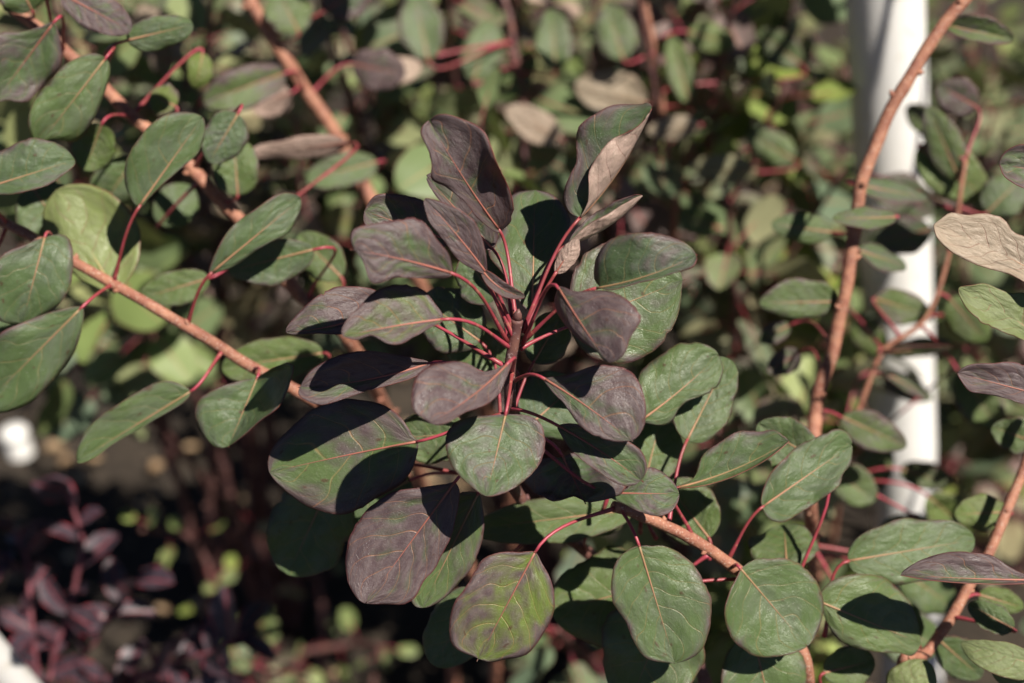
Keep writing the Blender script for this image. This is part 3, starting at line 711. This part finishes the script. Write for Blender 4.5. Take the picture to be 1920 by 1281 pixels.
# ------------------------------------------------------------------ shrub at the right edge
bushD = thing('smoke_bush', 'smoke bush reaching in with pale curled leaf undersides and pink midribs', 'shrub', Vector((.62, .95, 0)))
d1 = branch(bushD, [Vector((.62, .95, -.03)), Vector((.60, .9, .7)), at(2080, 1150, 4), at(2050, 800, 3), at(2040, 500, 2), at(2020, 250, 1)], .007, .0025, 'dark_twig', seed=11)
d2 = branch(bushD, [Vector((.64, 1.0, -.03)), Vector((.45, .98, .5)), at(1700, 1290, 14), at(1745, 1215, 13), at(1845, 1055, 13), at(1910, 900, 14), at(1960, 760, 14)], .0065, .0032, 'twig', seed=12)
def D_(base, tip, w, d, path=None, back=-2, **k):
    path = d1 if path is None else path
    k.setdefault('stem', nearest(path, at(*base, d[0]), back)); k.setdefault('y', .2)
    return leaf(bushD, base, tip, w, d, **k)
D_((2000, 330), (1876, 308), 42, (0, 0), R=(12, 0), p=.55, L=(35, 60), wavy=.1, poly=[(1874,308),(1881,289),(1900,275),(1930,272),(2002,300),(2002,380),(1920,355),(1880,332)])
D_((1960, 524), (1752, 424), 24, (0, .5), roll=172, L=(8, 14), R=(-25, -40), wr=96, p=.27, y=.2, shape=(.9, .5), bend=(8, 0), wavy=.08, poly=[(1750,424),(1764,414),(1787,400),(1811,406),(1850,402),(1885,414),(1900,437),(1930,450),(1962,500),(1962,545),(1900,515),(1850,500),(1790,474),(1754,445)])
D_((1960, 642), (1798, 540), 20, (1, 1), roll=172, L=(8, 14), R=(-25, -40), wr=72, p=.10, y=.3, shape=(.9, .55), bend=(6, 0), wavy=.12, poly=[(1796,542),(1826,534),(1846,532),(1869,542),(1897,554),(1920,552),(1964,580),(1964,655),(1900,626),(1854,606),(1815,582)])
D_((1985, 750), (1797, 700), 26, (.5, 1), L=(20, 20), R=(14, 8), wr=44, p=.85, y=.05, shape=(.95, .46), wavy=.1, poly=[(1795,698),(1818,682),(1861,680),(1889,678),(1920,684),(1988,710),(1988,770),(1920,758),(1893,749),(1854,740),(1815,733),(1801,717)])
D_((1960, 1088), (1690, 1078), 26, (1, 1.5), bend=(-2, 0), L=(40, 100), R=(8, -8), wr=64, p=.74, y=.15, shape=(.95, .48), wavy=.08, poly=[(1689,1080),(1702,1064),(1737,1046),(1785,1034),(1827,1037),(1862,1041),(1892,1061),(1920,1076),(1964,1088),(1920,1104),(1812,1113),(1752,1107),(1722,1117),(1702,1108)], sides='R')
D_((1960, 1252), (1802, 1206), 24, (5, 6), roll=172, L=(10, 10), R=(-20, -20), wr=40, p=.03, y=.25, path=d1)
D_((1900, 1180), (1816, 1132), 28, (9, 10), p=.15, y=.3, path=d2)
D_((1960, 1290), (1860, 1262), 26, (6, 7), roll=170, p=.03, y=.3, path=d1)
D_((1835, 1115), (1920, 1140), 26, (14, 14), p=.02, y=.6, path=d2)
D_((1720, 1200), (1690, 1120), 24, (14, 15), p=.08, y=.5, path=d2)
D_((1890, 960), (1790, 965), 36, (16, 16), p=.03, y=.65, path=d2)
D_((1940, 830), (1860, 800), 34, (16, 17), p=.15, y=.4, path=d2)
D_((1760, 1200), (1840, 1270), 40, (15, 16), p=.1, y=.3, path=d2)

# ------------------------------------------------------------------ leaf patterns for the shrubs farther back
def variant(seed, asp, L, R, bendz, wavy):
    P = lambda u: Vector((0, u, bendz * u * u - bendz * .3 * u))
    T = lambda u: Vector((0, 1, bendz * (2 * u - .3))).normalized()
    N = lambda u: Vector((0, -bendz * (2 * u - .3), 1)).normalized()
    V, F, UVs = leaf_surface(P, T, N, asp, asp, L, R, (.90, .48), wavy, seed, 10, 3)
    return V, F, UVs
VAR = [variant(201, .40, (12, -6), (10, -8), -.15, .06), variant(202, .34, (25, 12), (22, 10), .12, .10), variant(203, .44, (4, -14), (8, -10), -.3, .05),
       variant(204, .38, (30, 45), (12, 4), -.05, .10), variant(205, .33, (15, -20), (16, -18), .2, .12)]
VARME = []
for V, F, UVs in VAR:
    me = mesh_from('leaf', V, F); set_uv(me, UVs); me.materials.append(M['leaf_far']); VARME.append(me)
def smallvariant(seed):
    P = lambda u: Vector((0, u, -.15 * u * u)); T = lambda u: Vector((0, 1, -.3 * u)).normalized(); N = lambda u: Vector((0, .3 * u, 1)).normalized()
    return leaf_surface(P, T, N, .30, .30, (30, 30), (28, 20), (1.05, .62), .05, seed, 8, 2)

def mass_mesh(items, variants):
    """items: (variant, matrix 4x4, colour) -> one mesh with uv and tint"""
    AV = []; AF = []; AU = []; AC = []; off = 0
    arr = [(np.array([tuple(v) for v in V]), np.array(F), np.array(UV)) for V, F, UV in variants]
    for vi, mx, c in items:
        v, f, uv = arr[vi]; m = np.array(mx)
        AV.append(v @ m[:3, :3].T + m[:3, 3]); AF.append(f + off); AU.append(uv); AC.append(np.tile(np.array([c]), (len(v), 1))); off += len(v)
    AV = np.vstack(AV); AF = np.vstack(AF); AU = np.vstack(AU); AC = np.vstack(AC)
    me = bpy.data.meshes.new('leaf_mass')
    me.vertices.add(len(AV)); me.vertices.foreach_set('co', AV.astype(np.float32).ravel())
    me.loops.add(AF.size); me.loops.foreach_set('vertex_index', AF.astype(np.int32).ravel())
    me.polygons.add(len(AF)); me.polygons.foreach_set('loop_start', np.arange(0, AF.size, 4, dtype=np.int32))
    me.update(calc_edges=True); me.validate()
    me.polygons.foreach_set('use_smooth', [True] * len(me.polygons))
    uvl = me.uv_layers.new(name='UVMap'); uvl.data.foreach_set('uv', AU[AF.ravel()].astype(np.float32).ravel())
    ca = me.color_attributes.new('tint', 'FLOAT_COLOR', 'POINT'); ca.data.foreach_set('color', AC.astype(np.float32).ravel())
    return me

def frame(pos, T, N, s):
    T = T.normalized(); N = (N - T * N.dot(T)).normalized(); B = T.cross(N)
    # local x = right, y = along, z = up side
    m = Matrix(((B.x * s, T.x * s, N.x * s, pos.x), (B.y * s, T.y * s, N.y * s, pos.y), (B.z * s, T.z * s, N.z * s, pos.z), (0, 0, 0, 1)))
    return m

PA, PB = at(1668, 0, 65), at(1706, 980, 97)
MID = [((1212, 195), (1078, 158), 46, 62, 175, .26, .2), ((1052, 262), (948, 203), 32, 60, 175, .28, .1), ((1312, 236), (1214, 246), 25, 60, 175, .26, .2),
       ((802, 112), (778, -12), 44, 58, 0, .25, .25), ((1042, 132), (1034, 18), 36, 60, 0, .2, .3), ((1168, 112), (1138, 8), 42, 60, 0, .3, .3),
       ((888, 152), (922, 38), 40, 62, 0, .15, .3), ((1000, 100), (930, 192), 30, 64, 0, .1, .4), ((698, 142), (792, 124), 30, 56, 175, .30, .2),
       ((1292, 192), (1258, 68), 26, 62, 0, .1, .5), ((1290, 60), (1380, 84), 30, 64, 0, .05, .6), ((1420, 322), (1292, 312), 28, 58, 175, .2, .3),
       ((1490, 300), (1400, 250), 34, 62, 0, .2, .4), ((1350, 430), (1270, 400), 30, 60, 0, .05, .55), ((1500, 120), (1420, 60), 34, 66, 0, .25, .35)]
LIT = [(PA.lerp(PB, i / 4 * .9), .085, .30, 0) for i in range(5)]
LIT += [(at((a[0] + b[0]) / 2, (a[1] + b[1]) / 2, d), .045, .03, w * 1.1) for a, b, w, d, *_ in MID]
LIT += [(at(x, y, 60), .10, .06, 0) for x, y in ((120, 920), (60, 1050), (200, 1100), (300, 1230), (420, 1200), (100, 1180))]
LIT += [(at(x, y, 212), .08, .05, 0) for x, y in ((210, 870), (320, 890))]
LITS = [(q, r, t, screen(q), w) for q, r, t, w in LIT]
def shades_post(p):
    sx, sy, sz = screen(p)
    for q, r, tmin, (x, y, z), w in LITS:
        v = p - q; t = v.dot(to_sun)
        if t > tmin and (v - to_sun * t).length < r: return True
        if w and sz < z + .02 and math.hypot(sx - x, sy - y) < w + 25: return True
    return False

def hides_post(p):
    x, y, z = screen(p)
    px = 1668 + (y / 980) * 38
    return -60 < y < 1000 and abs(x - px) < 118 and z < ZF + .65 + .32 * y / 980

def background_bush(label, base, tips, rng, palette, size=(.042, .074), nparts=60, spacing=.020, leafy=.42, mat='dark_twig', front_limit=1.12, thing_=None, starts=None):
    t = thing_ or thing('smoke_bush', label, 'shrub', base, 'smoke bushes standing behind')
    items = []; SV = []; SF = []
    for bi, tip in enumerate(tips):
        b0 = starts[bi] if starts else base + Vector((rng.uniform(-.08, .08), rng.uniform(-.08, .08), -.03))
        m1 = b0.lerp(tip, .45) + Vector((rng.uniform(-.06, .06), rng.uniform(-.06, .06), .05))
        m2 = b0.lerp(tip, .75) + Vector((rng.uniform(-.05, .05), rng.uniform(-.05, .05), .05))
        path = branch(t, [b0, m1, m2, tip], .008, .0028, mat, sides=7, seed=rng.random() * 50)
        L = 0; ang = rng.uniform(0, 6.28); last = -1
        fam = rng.choice(palette)
        tot = sum((b - a).length for a, b in zip(path, path[1:]))
        s = tot
        seg = [0.0]
        for a, b in zip(path, path[1:]): seg.append(seg[-1] + (b - a).length)
        while s > max(.10, tot - leafy):
            i = max(1, next((k for k in range(len(seg)) if seg[k] >= s), len(seg) - 1))
            f = (s - seg[i-1]) / max(1e-6, seg[i] - seg[i-1])
            q = path[i-1].lerp(path[i], f); tx = (path[i] - path[i-1]).normalized()
            ang += 2.4 + rng.uniform(-.4, .4)
            side = tx.orthogonal().normalized(); side = Matrix.Rotation(ang, 3, tx) @ side
            up = .55 if s > tot - .04 else .1
            T = (side + tx * up + Vector((0, 0, rng.uniform(-.35, .35))) ).normalized()
            N = Vector((rng.gauss(0, .8), rng.gauss(-.15, .8), rng.gauss(.45, .6)))
            st = rng.uniform(.018, .038)
            pos = q + T * st
            sz = rng.uniform(*size) * (.7 if s > tot - .03 else 1)
            fp, fy = fam
            c = (min(1, max(0, fp + rng.uniform(-.15, .2))), min(1, max(0, fy + rng.uniform(-.2, .25))), rng.random(), 1)
            if depth(pos) > front_limit and not shades_post(pos) and not (hides_post(pos) and rng.random() < .72):
                items.append((rng.randrange(len(VAR)), frame(pos, T, N, sz), c, pos))
                tube_data([q, q.lerp(pos, .5) + Vector((0, 0, .003)), pos + T * sz * .5], [.0011, .0009, .0004], 4, SV, SF)
            s -= spacing * rng.uniform(.7, 1.3)
    def key(it):
        x, y, z = screen(it[3])
        inside = -40 < x < 1960 and -40 < y < 1321 and z > 0
        return (0 if inside else 1, z)
    items.sort(key=key)
    for vi, mx, c, pos in items[:nparts]:
        o = bpy.data.objects.new('leaf', VARME[vi]); col.objects.link(o); o.parent = t
        o.matrix_local = Matrix.Translation(-base) @ mx; o.color = c
    rest = items[nparts:]
    if rest:
        me = mass_mesh([(a, Matrix.Translation(-base) @ b, c) for a, b, c, _ in rest], VAR)
        o = new_obj('leaf_mass', me, [M['leaf_mass']], t); o['kind'] = 'stuff'
    if SV:
        o = new_obj('leaf_stalks', mesh_from('leaf_stalks', SV, SF, base), [M['stalk']], t); o['kind'] = 'stuff'
    return t

def tips_in(rng, n, x0, x1, y0, y1, d0, d1):
    out = []
    for i in range(n):
        p = at(rng.uniform(x0, x1), rng.uniform(y0, y1), rng.uniform(d0, d1))
        if p.z < .22: p.z = rng.uniform(.22, .4)
        out.append(p)
    return out
TAN = (.55, .85); GREEN = (.05, .45); GREY = (.18, .25); PURP = (.75, .12); LIME = (.02, .75); MIX = (.4, .35)
rg = random.Random(21)
def bb(label, bx, by, n, box, pal, **k):
    tall = k.pop('tall', None)
    tp = tips_in(rg, n, *box)
    if tall: tp += tips_in(rg, *tall)  # extra shoots with tips out of view, added to shade the bushes behind
    return background_bush(label, Vector((bx, by, 0)), tp, rg, pal, **k)
bb('green and mauve leaved smoke bush behind the orange diagonal branches', -.45, 1.95, 16, (-60, 700, -80, 500, 45, 95), [GREEN, GREY, MIX, PURP, TAN])
bushM = bb('grey green smoke bush behind the upright rosette leaves', .05, 2.0, 18, (560, 1320, -80, 480, 55, 110), [GREY, GREY, GREEN, PURP, MIX, TAN], tall=(6, 700, 1500, -520, -120, 50, 100))
m1 = branch(bushM, [Vector((.05, 2.0, -.03)), Vector((.03, 1.8, .6)), at(960, 480, 72), at(985, 260, 66), at(960, 60, 62), at(900, -120, 60)], .006, .003, 'dark_twig', seed=31)
m2 = branch(bushM, [Vector((.08, 2.0, -.03)), Vector((.16, 1.8, .6)), at(1260, 460, 68), at(1250, 280, 64), at(1230, 120, 62), at(1190, -100, 60)], .006, .003, 'twig', seed=32)
for a, b, w_, d_, ro, p_, y_ in MID:
    leaf(bushM, a, b, w_, (d_, d_ + 1), roll=ro, p=p_, y=y_, res=(16, 5), stem=nearest(m1 + m2, at(*a, d_)))
bb('smoke bush with lime and olive leaves between rosette and white post', .32, 1.9, 11, (1230, 1640, 60, 860, 45, 95), [GREEN, LIME, MIX, GREY], tall=(5, 1100, 1560, -520, -120, 40, 80))
bb('olive smoke bush growing directly behind the thick white post', .85, 2.15, 15, (1480, 2000, -80, 900, 85, 135), [MIX, GREEN, GREY, PURP, TAN], tall=(6, 1900, 2700, -500, 300, 60, 110))
bb('low young bush with small bright green leaves beside the purple shrub', -.35, 1.75, 4, (250, 760, 880, 1300, 80, 150), [GREEN, MIX, LIME], nparts=60, size=(.020, .042), spacing=.03)
bb('low smoke bush under the round green leaves', .25, 1.75, 7, (1000, 1700, 760, 1200, 45, 90), [GREEN, GREY, LIME], nparts=40)
bb('far blurred smoke bush behind the green and mauve leaved bush', -.7, 3.0, 17, (-200, 800, -150, 450, 140, 230), [GREEN, MIX, GREY, PURP], nparts=20, spacing=.026)
bb('far blurred smoke bush behind the grey green bush and the rosette', .2, 3.1, 17, (600, 1500, -150, 450, 140, 240), [GREEN, GREY, LIME], nparts=20, spacing=.026)
bb('far blurred smoke bush beyond the olive bush behind the post', 1.1, 3.0, 15, (1300, 2200, -150, 600, 150, 240), [GREEN, MIX], nparts=20, spacing=.026)

bb('farthest blurred smoke bush in line behind the green and mauve leaved bush', -1.3, 4.6, 16, (-300, 900, -150, 250, 300, 420), [GREEN, GREY, MIX], nparts=10, spacing=.03, size=(.06, .09))
bb('farthest blurred smoke bush in line behind the rosette and the post', 1.2, 4.6, 16, (800, 2200, -150, 250, 300, 420), [GREEN, GREY, MIX], nparts=10, spacing=.03, size=(.06, .09))

def shade_crown(plant, start, n, box, pal):  # unseen leafy shoots above the view, added to shade the foliage behind
    tp = tips_in(rg, n, *box)
    background_bush('', plant.location, tp, rg, pal, nparts=0, mat='twig', front_limit=.92, thing_=plant, starts=[start.copy() for _ in tp], leafy=.6)
shade_crown(bushB, b3[-1], 8, (350, 1250, -1250, -330, 22, 50), [GREY, GREEN])
shade_crown(bushB, b2[-1], 3, (-150, 400, -900, -330, 15, 35), [GREY, GREEN])
shade_crown(bushC, c1[-1], 8, (1350, 2250, -1150, -300, 20, 50), [GREY, GREEN, MIX])
background_bush('', bushD.location, [at(rg.uniform(2150, 2900), rg.uniform(-900, 900), rg.uniform(2, 45)) for _ in range(16)], rg, [GREY, MIX, PURP, GREEN], nparts=0, mat='dark_twig', front_limit=.74, thing_=bushD)  # foliage out of view, added to throw dappled shade over the background

# ------------------------------------------------------------------ dark purple shrub, lower left
rp_ = random.Random(5)
pb_ = at(110, 1500, 62); pbase = Vector((pb_.x, pb_.y + .1, 0))
sh = thing('purple_shrub', 'dark purple shrub with small red rimmed leaves on plum stems', 'shrub', pbase)
M['plum'] = None
k = NT('plum_leaf')
uv = k.n('ShaderNodeTexCoord').outputs['UV']; su = k.n('ShaderNodeSeparateXYZ'); k.link(uv, su.inputs[0])
av = k.math('ABSOLUTE', k.math('MULTIPLY_ADD', su.outputs[1], 2.0, -1.0))
nz = k.noise(uv, 6, 3)
c = k.mix(k.ramp(nz, .35, .7), (.030, .018, .028), (.075, .052, .066))
c = k.mix(k.math('MULTIPLY', k.ramp(av, .84, .98), k.ramp(k.noise(uv, 3.5, 2), .4, .6)), c, (.30, .03, .045))
c = k.mix(k.ramp(av, .10, .03), c, (.22, .04, .05))
b = k.n('ShaderNodeBsdfPrincipled'); k.link(c, b.inputs['Base Color']); b.inputs['Roughness'].default_value = .5
k.link(b.outputs[0], k.out.inputs[0]); M['plum'] = k.m
SVAR = [smallvariant(301), smallvariant(302), smallvariant(303)]
SME = []
for V, F, UVs in SVAR:
    me = mesh_from('leaf', V, F); set_uv(me, UVs); me.materials.append(M['plum']); SME.append(me)
stems = [[(110, 1420, 66), (100, 1240, 62), (130, 1150, 60), (152, 1010, 58), (120, 900, 56)],
         [(60, 1450, 64), (70, 1300, 62), (60, 1180, 60), (50, 1060, 60), (20, 980, 60)],
         [(140, 1420, 68), (200, 1300, 62), (300, 1250, 58), (400, 1220, 55), (460, 1190, 54)],
         [(120, 1440, 66), (190, 1330, 60), (270, 1270, 56), (360, 1300, 52)],
         [(100, 1400, 66), (180, 1200, 62), (240, 1110, 60), (270, 1080, 60)],
         [(80, 1400, 66), (30, 1300, 60), (-20, 1150, 58), (-60, 1050, 56)]]
for si, st in enumerate(stems):
    pts = [at(*q) for q in st]
    path = branch(sh, [pbase + Vector((rp_.uniform(-.03, .03), rp_.uniform(-.03, .03), -.03))] + pts, .0055, .0020, 'purple_stem', name='stem', sides=7, seed=si * 3.3)
    ang = 0
    for i in range(int(len(path) * .3), len(path), 3 if si != 2 else 2):
        q = path[i]; tx = (path[min(i+1, len(path)-1)] - path[i-1]).normalized()
        ang += 2.4
        side = Matrix.Rotation(ang + rp_.uniform(-.4, .4), 3, tx) @ tx.orthogonal().normalized()
        T = (side + tx * .5 + Vector((0, 0, .2))).normalized()
        N = Vector((rp_.uniform(-.6, .6), rp_.uniform(-.9, .4), rp_.uniform(.3, 1)))
        o = bpy.data.objects.new('leaf', SME[rp_.randrange(3)]); col.objects.link(o); o.parent = sh
        o.matrix_local = Matrix.Translation(-pbase) @ frame(q - T * .001, T, N, rp_.uniform(.028, .060))
